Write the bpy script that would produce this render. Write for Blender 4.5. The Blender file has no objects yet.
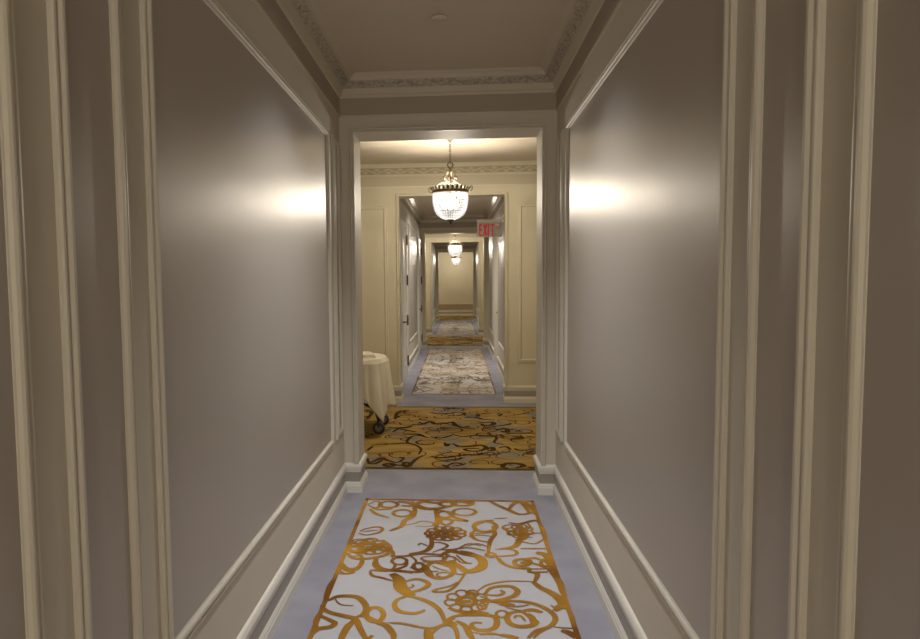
import bpy, bmesh, math, random
from mathutils import Matrix, Vector
random.seed(7)
S = bpy.context.scene
COL = S.collection
PI = math.pi

# ------------------------------------------------------------------ materials
def mat(name, color, rough=0.5, metal=0.0, spec=0.5, emit=None, estr=0.0):
    m = bpy.data.materials.new(name); m.use_nodes = True
    b = m.node_tree.nodes['Principled BSDF']
    b.inputs['Base Color'].default_value = (*color, 1)
    b.inputs['Roughness'].default_value = rough
    b.inputs['Metallic'].default_value = metal
    b.inputs['Specular IOR Level'].default_value = spec
    if emit:
        b.inputs['Emission Color'].default_value = (*emit, 1)
        b.inputs['Emission Strength'].default_value = estr
    return m

def nd(m, t, **kw):
    n = m.node_tree.nodes.new(t)
    for k, v in kw.items(): setattr(n, k, v)
    return n

def vary(m, c1, c2, scale=(4, 4, 4), detail=4, lo=.35, hi=.65, bump=0.0, bscale=200, bdist=.002, rr=None):
    """noise between two colours, in object coordinates, plus a fine bump"""
    L = m.node_tree.links; b = m.node_tree.nodes['Principled BSDF']
    tc = nd(m, 'ShaderNodeTexCoord'); mp = nd(m, 'ShaderNodeMapping')
    mp.inputs['Scale'].default_value = scale
    L.new(tc.outputs['Object'], mp.inputs['Vector'])
    nz = nd(m, 'ShaderNodeTexNoise'); nz.inputs['Scale'].default_value = 1; nz.inputs['Detail'].default_value = detail
    L.new(mp.outputs[0], nz.inputs['Vector'])
    cr = nd(m, 'ShaderNodeValToRGB')
    cr.color_ramp.elements[0].position = lo; cr.color_ramp.elements[0].color = (*c1, 1)
    cr.color_ramp.elements[1].position = hi; cr.color_ramp.elements[1].color = (*c2, 1)
    L.new(nz.outputs['Fac'], cr.inputs['Fac']); L.new(cr.outputs[0], b.inputs['Base Color'])
    if rr:
        mr = nd(m, 'ShaderNodeMapRange')
        mr.inputs['From Min'].default_value = .3; mr.inputs['From Max'].default_value = .7
        mr.inputs['To Min'].default_value = rr[0]; mr.inputs['To Max'].default_value = rr[1]
        L.new(nz.outputs['Fac'], mr.inputs['Value']); L.new(mr.outputs[0], b.inputs['Roughness'])
    if bump:
        n2 = nd(m, 'ShaderNodeTexNoise'); n2.inputs['Scale'].default_value = bscale; n2.inputs['Detail'].default_value = 3
        L.new(tc.outputs['Object'], n2.inputs['Vector'])
        bp = nd(m, 'ShaderNodeBump'); bp.inputs['Strength'].default_value = bump; bp.inputs['Distance'].default_value = bdist
        L.new(n2.outputs['Fac'], bp.inputs['Height']); L.new(bp.outputs[0], b.inputs['Normal'])
    return m

M = {}
M['paint'] = vary(mat('paint', (.5, .47, .4), .55, spec=.3), (.55, .51, .43), (.58, .54, .455), (1.5, 1.5, 1.5), bump=.08, bscale=60)
M['vestpaint'] = vary(mat('vestpaint', (.5, .47, .4), .55, spec=.3), (.60, .55, .39), (.64, .585, .42), (1.5, 1.5, 1.0), bump=.05, bscale=60)
M['vestfrieze'] = mat('vestfrieze', (.50, .445, .315), .6)
M['trim'] = mat('trim', (.57, .54, .46), .42)
M['basetrim'] = mat('basetrim', (.76, .74, .68), .42)
M['vesttrim'] = mat('vesttrim', (.66, .61, .45), .4)
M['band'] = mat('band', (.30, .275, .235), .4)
M['cornice'] = mat('cornice', (.54, .48, .38), .5)
M['frieze'] = mat('frieze', (.33, .28, .22), .55)
M['ceiling'] = vary(mat('ceiling', (.5, .43, .33), .8), (.56, .485, .375), (.59, .51, .40), (1, 1, 1), bump=.05, bscale=80)
M['silk'] = vary(mat('silk', (.4, .37, .33), .36, spec=.8), (.340, .310, .278), (.352, .320, .286), (6, 6, .5), detail=3, bump=.05, bscale=350, bdist=.001, rr=(.355, .385))
M['silver'] = vary(mat('silver', (.5, .45, .37), .32, .35), (.33, .29, .24), (.55, .50, .43), (40, 40, 40))
M['relief'] = mat('relief', (.56, .50, .38), .45)
M['reliefdark'] = mat('reliefdark', (.40, .34, .225), .6)
M['floor'] = vary(mat('floor', (.35, .34, .40), .95, spec=.15), (.29, .295, .37), (.36, .365, .445), (3.5, 3.5, 3.5), detail=6, bump=.5, bscale=420, bdist=.003)
M['runner'] = vary(mat('runner', (.6, .6, .66), .95, spec=.15), (.55, .56, .62), (.61, .62, .68), (3, 3, 3), detail=5, bump=.5, bscale=420, bdist=.003)
M['runner_far'] = vary(mat('runner_far', (.7, .66, .58), .95, spec=.1), (.66, .61, .54), (.76, .71, .63), (3, 3, 3), bump=.4, bscale=420, bdist=.003)
M['gold'] = vary(mat('gold', (.5, .27, .05), .75, spec=.12), (.17, .058, .003), (.56, .265, .026), (2.2, 2.2, 2.2), detail=6, lo=.38, hi=.62, bump=.6, bscale=400, bdist=.004)
M['farstroke'] = vary(mat('farstroke', (.3, .2, .1), .8, spec=.2), (.11, .08, .055), (.52, .34, .15), (1.1, 1.1, 1.1), detail=3, lo=.42, hi=.56)
M['gold_field'] = vary(mat('gold_field', (.5, .3, .07), .85, spec=.25), (.27, .155, .022), (.42, .26, .055), (2.2, 7, 2), detail=7, lo=.35, hi=.65, bump=.5, bscale=400, bdist=.004)
M['grey_patch'] = mat('grey_patch', (.25, .215, .165), 1, spec=0)
M['vine'] = mat('vine', (.06, .033, .012), 1, spec=0)
M['bronze'] = mat('bronze', (.10, .075, .045), .38, .85)
M['gilt'] = mat('gilt', (.22, .18, .12), .5, .5)
M['black'] = mat('black', (.012, .012, .013), .4)
M['hub'] = mat('hub', (.16, .15, .135), .5)
M['hinge'] = mat('hinge', (.03, .026, .022), .35, .7)
M['steel'] = mat('steel', (.45, .43, .40), .3, .9)
M['doorpaint'] = mat('doorpaint', (.80, .79, .76), .4)
M['linen'] = vary(mat('linen', (.78, .74, .64), .85, spec=.2), (.72, .675, .54), (.78, .73, .59), (6, 6, 6), bump=.3, bscale=500, bdist=.001)
M['signred'] = mat('signred', (.30, .004, .012), .6, spec=.1, emit=(.75, .01, .04), estr=.2)
M['brown_strip'] = mat('brown_strip', (.33, .255, .16), .5)
M['white'] = mat('white', (.62, .56, .46), .5)
M['bulb'] = mat('bulb', (1, 1, 1), .3, emit=(1, .95, .84), estr=14)

def see_through(name, color, fac, rough, emit=None, estr=0, spec=.5):
    m = mat(name, color, rough, spec=spec, emit=emit, estr=estr)
    L = m.node_tree.links; b = m.node_tree.nodes['Principled BSDF']; out = m.node_tree.nodes['Material Output']
    t = nd(m, 'ShaderNodeBsdfTransparent'); mx = nd(m, 'ShaderNodeMixShader'); mx.inputs[0].default_value = fac
    L.new(t.outputs[0], mx.inputs[1]); L.new(b.outputs[0], mx.inputs[2]); L.new(mx.outputs[0], out.inputs['Surface'])
    return m
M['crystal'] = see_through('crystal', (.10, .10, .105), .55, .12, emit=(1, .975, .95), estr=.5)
M['acrylic'] = see_through('acrylic', (.27, .25, .19), .6, .2)

# ------------------------------------------------------------------ mesh helpers
class MB:
    def __init__(s): s.v = []; s.f = []; s.m = []
    def add(s, vs, fs, mi=0):
        o = len(s.v); s.v += [tuple(v) for v in vs]; s.f += [tuple(i + o for i in f) for f in fs]; s.m += [mi] * len(fs)
    def box(s, x0, x1, y0, y1, z0, z1, mi=0):
        s.add([(x0, y0, z0), (x1, y0, z0), (x1, y1, z0), (x0, y1, z0), (x0, y0, z1), (x1, y0, z1), (x1, y1, z1), (x0, y1, z1)],
              [(0, 3, 2, 1), (4, 5, 6, 7), (0, 1, 5, 4), (1, 2, 6, 5), (2, 3, 7, 6), (3, 0, 4, 7)], mi)
    def lathe(s, prof, n=24, c=(0, 0, 0), mi=0, capped=True):
        vs = []; fs = []
        for (r, z) in prof:
            for i in range(n):
                a = 2 * PI * i / n; vs.append((c[0] + r * math.cos(a), c[1] + r * math.sin(a), c[2] + z))
        for j in range(len(prof) - 1):
            for i in range(n): fs.append((j * n + i, j * n + (i + 1) % n, (j + 1) * n + (i + 1) % n, (j + 1) * n + i))
        if capped: fs.append(tuple(range(n))); fs.append(tuple((len(prof) - 1) * n + i for i in range(n)))
        s.add(vs, fs, mi)
    def tube(s, pts, r, n=8, mi=0, closed=False):
        pts = [Vector(p) for p in pts]; N = len(pts); vs = []; fs = []
        rs = r if isinstance(r, (list, tuple)) else [r] * N
        up = None
        for i, p in enumerate(pts):
            if closed: t = pts[(i + 1) % N] - pts[i - 1]
            else: t = pts[min(i + 1, N - 1)] - pts[max(i - 1, 0)]
            t.normalize()
            if up is None:
                up = Vector((0, 0, 1)) if abs(t.z) < .9 else Vector((1, 0, 0))
            a = t.cross(up)
            if a.length < 1e-6: a = t.orthogonal()
            a.normalize(); b = a.cross(t).normalized(); up = b
            for k in range(n):
                g = 2 * PI * k / n; vs.append(p + (a * math.cos(g) + b * math.sin(g)) * rs[i])
        R = N if closed else N - 1
        for i in range(R):
            j = (i + 1) % N
            for k in range(n): fs.append((i * n + k, i * n + (k + 1) % n, j * n + (k + 1) % n, j * n + k))
        if not closed: fs.append(tuple(range(n))); fs.append(tuple((N - 1) * n + k for k in range(n)))
        s.add(vs, fs, mi)
    def ball(s, c, r, n=8, k=6, mi=0, sc=(1, 1, 1)):
        prof = [(math.sin(PI * j / k) * r, -math.cos(PI * j / k) * r) for j in range(1, k)]
        vs = [(c[0], c[1], c[2] - r * sc[2])]; fs = []
        for (q, z) in prof:
            for i in range(n):
                a = 2 * PI * i / n; vs.append((c[0] + q * math.cos(a) * sc[0], c[1] + q * math.sin(a) * sc[1], c[2] + z * sc[2]))
        vs.append((c[0], c[1], c[2] + r * sc[2])); T = len(vs) - 1
        for i in range(n): fs.append((0, 1 + (i + 1) % n, 1 + i))
        for j in range(len(prof) - 1):
            for i in range(n): fs.append((1 + j * n + i, 1 + j * n + (i + 1) % n, 1 + (j + 1) * n + (i + 1) % n, 1 + (j + 1) * n + i))
        o = 1 + (len(prof) - 1) * n
        for i in range(n): fs.append((o + i, o + (i + 1) % n, T))
        s.add(vs, fs, mi)
    def sweep(s, path, prof, fn, closed=False, mats=None):
        """prof (a, h): a = distance to the right of the path, h = third axis; fn(u, v, h) -> world"""
        N = len(path); vs = []; fs = []; ms = []
        def dirn(i, j):
            d = Vector((path[j][0] - path[i][0], path[j][1] - path[i][1])); return d.normalized()
        for i in range(N):
            if closed or 0 < i < N - 1:
                d0 = dirn((i - 1) % N, i); d1 = dirn(i, (i + 1) % N)
            elif i == 0: d0 = d1 = dirn(0, 1)
            else: d0 = d1 = dirn(N - 2, N - 1)
            n0 = Vector((d0.y, -d0.x)); n1 = Vector((d1.y, -d1.x)); mt = n0 + n1
            if mt.length < 1e-6: mt = n0.copy()
            mt.normalize(); k = 1 / max(.2, mt.dot(n0))
            for (a, h) in prof: vs.append(fn(path[i][0] + mt.x * a * k, path[i][1] + mt.y * a * k, h))
        P = len(prof)
        for i in range(N if closed else N - 1):
            j = (i + 1) % N
            for q in range(P - 1): fs.append((i * P + q, i * P + q + 1, j * P + q + 1, j * P + q)); ms.append(mats[q] if mats else 0)
        if not closed: fs.append(tuple(range(P))); fs.append(tuple((N - 1) * P + q for q in range(P))); ms += [0, 0]
        o = len(s.v); s.v += [tuple(v) for v in vs]; s.f += [tuple(i + o for i in f) for f in fs]; s.m += ms
    def ribbon(s, pts, w, z, mi=0, closed=False, taper=True):
        """flat smooth stroke lying at height z"""
        P = [Vector(p) for p in pts]; n = len(P); C = []
        R = n if closed else n - 1
        for i in range(R):
            if closed: p0, p1, p2, p3 = P[i - 1], P[i], P[(i + 1) % n], P[(i + 2) % n]
            else: p0, p1, p2, p3 = P[max(i - 1, 0)], P[i], P[i + 1], P[min(i + 2, n - 1)]
            for k in range(5):
                t = k / 5
                C.append(.5 * ((2 * p1) + (p2 - p0) * t + (2 * p0 - 5 * p1 + 4 * p2 - p3) * t * t + (3 * p1 - p0 - 3 * p2 + p3) * t ** 3))
        if not closed: C.append(P[-1])
        N = len(C); vs = []; fs = []
        for i, c in enumerate(C):
            d = (C[(i + 1) % N] - C[i - 1]) if closed else (C[min(i + 1, N - 1)] - C[max(i - 1, 0)])
            if d.length < 1e-7: d = Vector((1, 0))
            d.normalize(); nn = Vector((-d.y, d.x)); h = w / 2
            if not closed and taper:
                t = i / (N - 1); h *= .55 + .5 * math.sin(PI * min(max(t, .04), .96))
            vs += [(c.x + nn.x * h, c.y + nn.y * h, z), (c.x - nn.x * h, c.y - nn.y * h, z)]
        for i in range(N if closed else N - 1):
            j = (i + 1) % N; fs.append((2 * i, 2 * i + 1, 2 * j + 1, 2 * j))
        s.add(vs, fs, mi)
    def build(s, name, ms, parent=None, smooth=False, kind=None, loc=None, flat=False):
        me = bpy.data.meshes.new(name); me.from_pydata(s.v, [], s.f)
        for m in (ms if isinstance(ms, (list, tuple)) else [ms]): me.materials.append(M[m])
        for p, i in zip(me.polygons, s.m): p.material_index = i; p.use_smooth = smooth
        me.update()
        bm = bmesh.new(); bm.from_mesh(me); 
        if flat:
            bm.normal_update(); bmesh.ops.reverse_faces(bm, faces=[f for f in bm.faces if f.normal.z < -.5 and f.calc_center_median().z > .0055])
        else: bmesh.ops.recalc_face_normals(bm, faces=bm.faces)
        bm.to_mesh(me); bm.free()
        o = bpy.data.objects.new(name, me); COL.objects.link(o)
        if parent: o.parent = parent
        if kind: o['kind'] = kind
        if loc: o.location = loc
        return o

def tag(o, label, cat, group=None, kind=None):
    o['label'] = label; o['category'] = cat
    if group: o['group'] = group
    if kind: o['kind'] = kind
    return o
def empty(name, loc, label, cat, group=None, rz=0):
    o = bpy.data.objects.new(name, None); COL.objects.link(o); o.location = loc; o.rotation_euler.z = rz
    return tag(o, label, cat, group)
def copy_tree(o, parent=None):
    c = o.copy(); COL.objects.link(c)
    if parent: c.parent = parent
    for ch in list(o.children): copy_tree(ch, c)
    return c

# ------------------------------------------------------------------ plan of the corridor
XL, XR = -.806, .672          # corridor walls
OL, OR, OH = -.703, .570, 2.508   # openings
CEIL = 2.88
VL, VR = -2.75, 2.65          # cross lobbies
parts = [(4.86, 5.15), (8.53, 8.76), (15.36, 15.65), (19.0, 19.25), (25.9, 26.15)]
Y0, YEND = -3.0, 29.5
ST = 'structure'

b = MB(); b.box(VL - .1, VR + .1, Y0 - .1, YEND + .1, -.12, 0); b.build('floor', 'floor', kind=ST)
b = MB(); b.box(VL - .1, VR + .1, Y0 - .1, YEND + .1, CEIL, CEIL + .12); b.build('ceiling', 'ceiling', kind=ST)
def wall(name, boxes, m='paint'):
    b = MB()
    for q in boxes: b.box(*q)
    return b.build(name, m, kind=ST)
T = .12
wall('wall_left', [(XL - T, XL, Y0, 4.86, 0, CEIL)])
wall('wall_right', [(XR, XR + T, Y0, 4.86, 0, CEIL)])
wall('wall_rear', [(XL - T, XR + T, Y0 - .1, Y0, 0, CEIL)])
for i, (a, c) in enumerate(parts):
    wall('wall_front' if i == 0 else 'wall_far', [(VL, OL, a, c, 0, CEIL), (OR, VR, a, c, 0, CEIL), (OL, OR, a, c, OH, CEIL)], 'paint' if i == 0 else 'vestpaint')
for (a, c) in ((5.15, 8.53), (15.65, 19.0), (26.15, YEND)):
    wall('wall_left', [(VL - .1, VL, a, c, 0, CEIL)], 'vestpaint'); wall('wall_right', [(VR, VR + .1, a, c, 0, CEIL)], 'vestpaint')
wall('wall_end', [(VL, VR, YEND, YEND + .1, 0, CEIL)], 'vestpaint')
RY0, RY1, RD = 11.95, 13.03, .10     # recess of the right-hand door
wall('wall_left', [(XL - T, XL, 8.76, 15.36, 0, CEIL)])
wall('wall_right', [(XR, XR + .25, 8.76, RY0, 0, CEIL), (XR, XR + .25, RY1, 15.36, 0, CEIL), (XR, XR + .25, RY0, RY1, 2.35, CEIL), (XR + RD + .04, XR + .25, RY0, RY1, 0, 2.35)])
wall('wall_left', [(XL - T, XL, 19.25, 25.9, 0, CEIL)]); wall('wall_right', [(XR, XR + T, 19.25, 25.9, 0, CEIL)])

# ------------------------------------------------------------------ skirting
BASE = [(0, 0), (.020, 0), (.020, .05), (.016, .056), (.016, .064), (.011, .072), (.008, .078), (.006, .078), (.006, .146), (.010, .149), (.010, .157), (.016, .168), (.020, .190), (.016, .2), (.010, .207), (0, .212)]
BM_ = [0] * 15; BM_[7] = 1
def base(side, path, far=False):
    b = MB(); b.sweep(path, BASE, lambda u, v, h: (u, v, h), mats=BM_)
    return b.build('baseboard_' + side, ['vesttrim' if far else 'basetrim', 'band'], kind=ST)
base('left', [(XL, Y0), (XL, 4.86), (OL, 4.86), (OL, 5.15), (VL, 5.15), (VL, 6.9)])
base('right', [(VR, 6.9), (VR, 5.15), (OR, 5.15), (OR, 4.86), (XR, 4.86), (XR, Y0)])
base('left', [(VL, 6.9), (VL, 8.53), (OL, 8.53), (OL, 8.76), (XL, 8.76), (XL, 9.9)], True)
base('right', [(XR, RY0 - .06), (XR, 8.76), (OR, 8.76), (OR, 8.53), (VR, 8.53), (VR, 6.9)], True)
base('left', [(XL, 10.97), (XL, 14.25)]); 
base('right', [(XR, 15.36), (XR, RY1 + .06)])
base('left', [(XL, 15.28), (XL, 15.36), (OL, 15.36), (OL, 15.65), (VL, 15.65), (VL, 19.0), (OL, 19.0), (OL, 19.25), (XL, 19.25), (XL, 25.9), (OL, 25.9), (OL, 26.15), (VL, 26.15), (VL, YEND), (-.05, YEND)], True)
base('right', [(-.05, YEND), (VR, YEND), (VR, 26.15), (OR, 26.15), (OR, 25.9), (XR, 25.9), (XR, 19.25), (OR, 19.25), (OR, 19.0), (VR, 19.0), (VR, 15.65), (OR, 15.65), (OR, 15.36), (XR, 15.36)], True)

# ------------------------------------------------------------------ mouldings
tn = [0]
def trim(b, m, smooth=False):
    tn[0] += 1
    return b.build('trim_%d' % tn[0], m, kind=ST, smooth=smooth)
FR = [(0, 0), (0, .007), (.003, .011), (.009, .012), (.012, .009), (.0145, .006), (.018, .006), (.0205, .011), (.026, .016), (.034, .0165), (.039, .013), (.043, .007), (.046, .005), (.046, 0)]
FR = [(a, h * 1.2) for a, h in FR]
def on_left(u, v, h): return (XL + h, u, v)
def on_right(u, v, h): return (XR - h, u, v)
def facing(y): return lambda u, v, h: (u, y - h, v)
def panel(fn, u0, u1, z0=.450, z1=2.438, fabric='silk', m='trim'):
    b = MB(); b.sweep([(u0, z0), (u0, z1), (u1, z1), (u1, z0)], FR, fn, closed=True)
    t = trim(b, m)
    if fabric:
        p = MB(); e = .04; q = [(u0 + e, z0 + e), (u1 - e, z0 + e), (u1 - e, z1 - e), (u0 + e, z1 - e)]
        p.add([fn(u, v, .001) for u, v in q] + [fn(u, v, .004) for u, v in q], [(0, 1, 2, 3), (4, 5, 6, 7), (0, 1, 5, 4), (1, 2, 6, 5), (2, 3, 7, 6), (3, 0, 4, 7)])
        f = p.build('fabric_panel', fabric, t); f['label'] = 'taupe satin wall covering inside the moulding'
    return t
for fn in (on_left, on_right):
    panel(fn, -1.6, 1.248); panel(fn, 1.37, 1.665); panel(fn, 1.788, 4.38); panel(fn, 4.535, 4.765)
    panel(fn, 19.6, 22.4); panel(fn, 22.7, 25.6)
    if fn is on_left: panel(fn, 8.95, 9.75); panel(fn, 11.55, 13.95)
    else: panel(fn, 8.95, 11.55); panel(fn, 13.25, 15.1)
for y in (8.53, 19.0):
    panel(facing(y), VL + .25, -.845, .49, 2.40, None, 'vesttrim'); panel(facing(y), .722, VR - .25, .49, 2.40, None, 'vesttrim')
# opening casings
CAS = [(0, 0), (0, .018), (.004, .022), (.010, .022), (.013, .016), (.017, .014), (.023, .024), (.028, .024), (.032, .017), (.032, 0)]
for i, (a, c) in enumerate(parts):
    b = MB(); e = .032
    b.sweep([(OL - .0, .212), (OL - .0, OH), (OR, OH), (OR, .212)], [(-q[0], q[1]) for q in CAS], facing(a))
    trim(b, 'trim' if i == 0 else 'vesttrim')

# cornices
CO = [(0, 2.615), (.006, 2.617), (.008, 2.628), (.008, 2.742), (.016, 2.748), (.022, 2.758), (.020, 2.764), (.024, 2.770), (.034, 2.792), (.036, 2.800), (.086, 2.838), (.092, 2.838), (.098, 2.850), (.110, 2.862), (.118, 2.866), (.122, 2.872), (.130, 2.879), (0, 2.879)]
COV = [(a, z) if i not in (7, 8, 9, 10) else {7: (.023, 2.762), 8: (.026, 2.765), 9: (.028, 2.768), 10: (.082, 2.836)}[i] for i, (a, z) in enumerate(CO)]
CM = [0] * 17; CM[2] = 1; CM[9] = 2
rooms = [(XL, XR, Y0, 4.86, 0), (VL, VR, 5.15, 8.53, 1), (XL, XR, 8.76, 15.36, 0), (VL, VR, 15.65, 19.0, 1), (XL, XR, 19.25, 25.9, 0), (VL, VR, 26.15, YEND, 1)]
def band_relief(p, q, vest):
    """vine scroll with leaves running along the cornice band from p to q, room on the right-hand side"""
    b = MB(); P = Vector(p); d = Vector(q) - P; Ln = d.length; d.normalize(); n = Vector((d.y, -d.x))
    def at(s, t, o=0):      # s along, t across the band 0..1, o out of it
        a = (.028 + .054 * t + o * .6) if vest else (.036 + .05 * t + o * .36); h = (2.768 + .068 * t - o * .5) if vest else (2.80 + .038 * t - o * .48)
        w = P + d * s + n * a; return (w.x, w.y, h)
    U = .28 if vest else .16; g_ = 1.75 if vest else 1.0; N = max(1, int((Ln - .12) / U)); s0 = (Ln - N * U) / 2
    pts = [at(s0 + i * U / 8, .5 + .32 * math.sin(i * PI / 4), .004) for i in range(8 * N + 1)]
    b.tube(pts, .0045 * g_, 5)
    for i in range(2 * N):
        c = s0 + (i + .5) * U / 2; up = 1 if i % 2 == 0 else -1
        for (ds, dt, L, W, tl) in ((0, -.22, .022, .3, 0), (-.02, .12, .018, .22, .5), (.022, .1, .018, .22, -.5)):
            t0 = .5 + dt * up; cs = c + ds * g_; L = L * g_
            ring = []
            for k in range(6):
                g = 2 * PI * k / 6; ring.append(at(cs + L * math.cos(g) * .9, t0 + W * math.sin(g) * .75 + tl * .25 * math.cos(g) * up, .001))
            b.add(ring + [at(cs, t0, .009)], [(k, (k + 1) % 6, 6) for k in range(6)])
    return b
for (x0, x1, y0, y1, vest) in rooms:
    b = MB(); b.sweep([(x0, y0), (x0, y1), (x1, y1), (x1, y0)], COV if vest else CO, lambda u, v, h: (u, v, h), closed=True, mats=CM)
    t = trim(b, ['vesttrim', 'vestfrieze', 'reliefdark'] if vest else ['cornice', 'frieze', 'silver'])
    if y0 > 15: continue
    o = .09
    segs = [((x0, y1), (x1, y1))]
    if y0 < 4: segs += [((x0, 1.5), (x0, y1)), ((x1, y1), (x1, 1.5))]
    for p, q in segs:
        r = band_relief(p, q, vest).build('leaf_relief', 'relief' if vest else 'silver', t)

# brown strip with a thin ledge, low on the end wall
b = MB(); b.box(VL + .1, VR - .1, YEND - .008, YEND, .24, .45); b.box(VL + .1, VR - .1, YEND - .02, YEND, .45, .475); trim(b, ['brown_strip'])

# ------------------------------------------------------------------ doors
def door(n, side, y0, y1, hinge_far, depth=0.0, z1=2.3):
    sgn = 1 if side == 'left' else -1; X = XL if side == 'left' else XR
    def fn(u, v, h): return (X + sgn * (h - depth), u, v)
    def boxf(b, u0, u1, v0, v1, h0, h1, mi=0):
        b.add([fn(u, v, h) for h in (h0, h1) for u, v in ((u0, v0), (u1, v0), (u1, v1), (u0, v1))], [(0, 1, 2, 3), (4, 5, 6, 7), (0, 1, 5, 4), (1, 2, 6, 5), (2, 3, 7, 6), (3, 0, 4, 7)], mi)
    b = MB(); boxf(b, y0, y1, .01, z1, .002, .012)
    for (a, c) in ((.22, 1.0), (1.15, z1 - .14)):
        b.sweep([(y0 + .13, a), (y0 + .13, c), (y1 - .13, c), (y1 - .13, a)], [(q[0] * .6, q[1] * .5 + .012) for q in FR], fn, closed=True)
    d = b.build('door_%d' % n, 'doorpaint', kind=ST)
    b = MB(); b.sweep([(y0 - .003, 0), (y0 - .003, z1 + .003), (y1 + .003, z1 + .003), (y1 + .003, 0)], [(-.06, 0), (-.06, .022), (-.045, .026), (-.02, .022), (0, .018), (0, 0)], fn)
    c = b.build('casing', 'doorpaint', d)
    yh = y1 - .004 if hinge_far else y0 + .004
    for z in (.25, .88, 1.5, 2.12):
        b = MB(); b.tube([fn(yh, z - .06, .030), fn(yh, z + .06, .030)], .012, 8)
        b.ball(fn(yh, z + .07, .03), .012); b.ball(fn(yh, z - .07, .03), .012); b.build('hinge', 'hinge', d)
    yk = y0 + .07 if hinge_far else y1 - .07; dr = 1 if hinge_far else -1
    b = MB(); boxf(b, yk - .025, yk + .025, .76, 1.0, .012, .018)
    b.tube([fn(yk, .9, .018), fn(yk, .9, .062)], .011, 8); b.tube([fn(yk, .9, .06), fn(yk + dr * .03, .902, .066), fn(yk + dr * .12, .9, .062)], .010, 8)
    b.build('handle', 'hinge', d)
    return d
door(1, 'left', 9.97, 10.90, True)
door(2, 'left', 14.33, 15.20, True)
door(3, 'right', RY0 + .03, RY1 - .03, False, depth=RD, z1=2.28)

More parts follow.
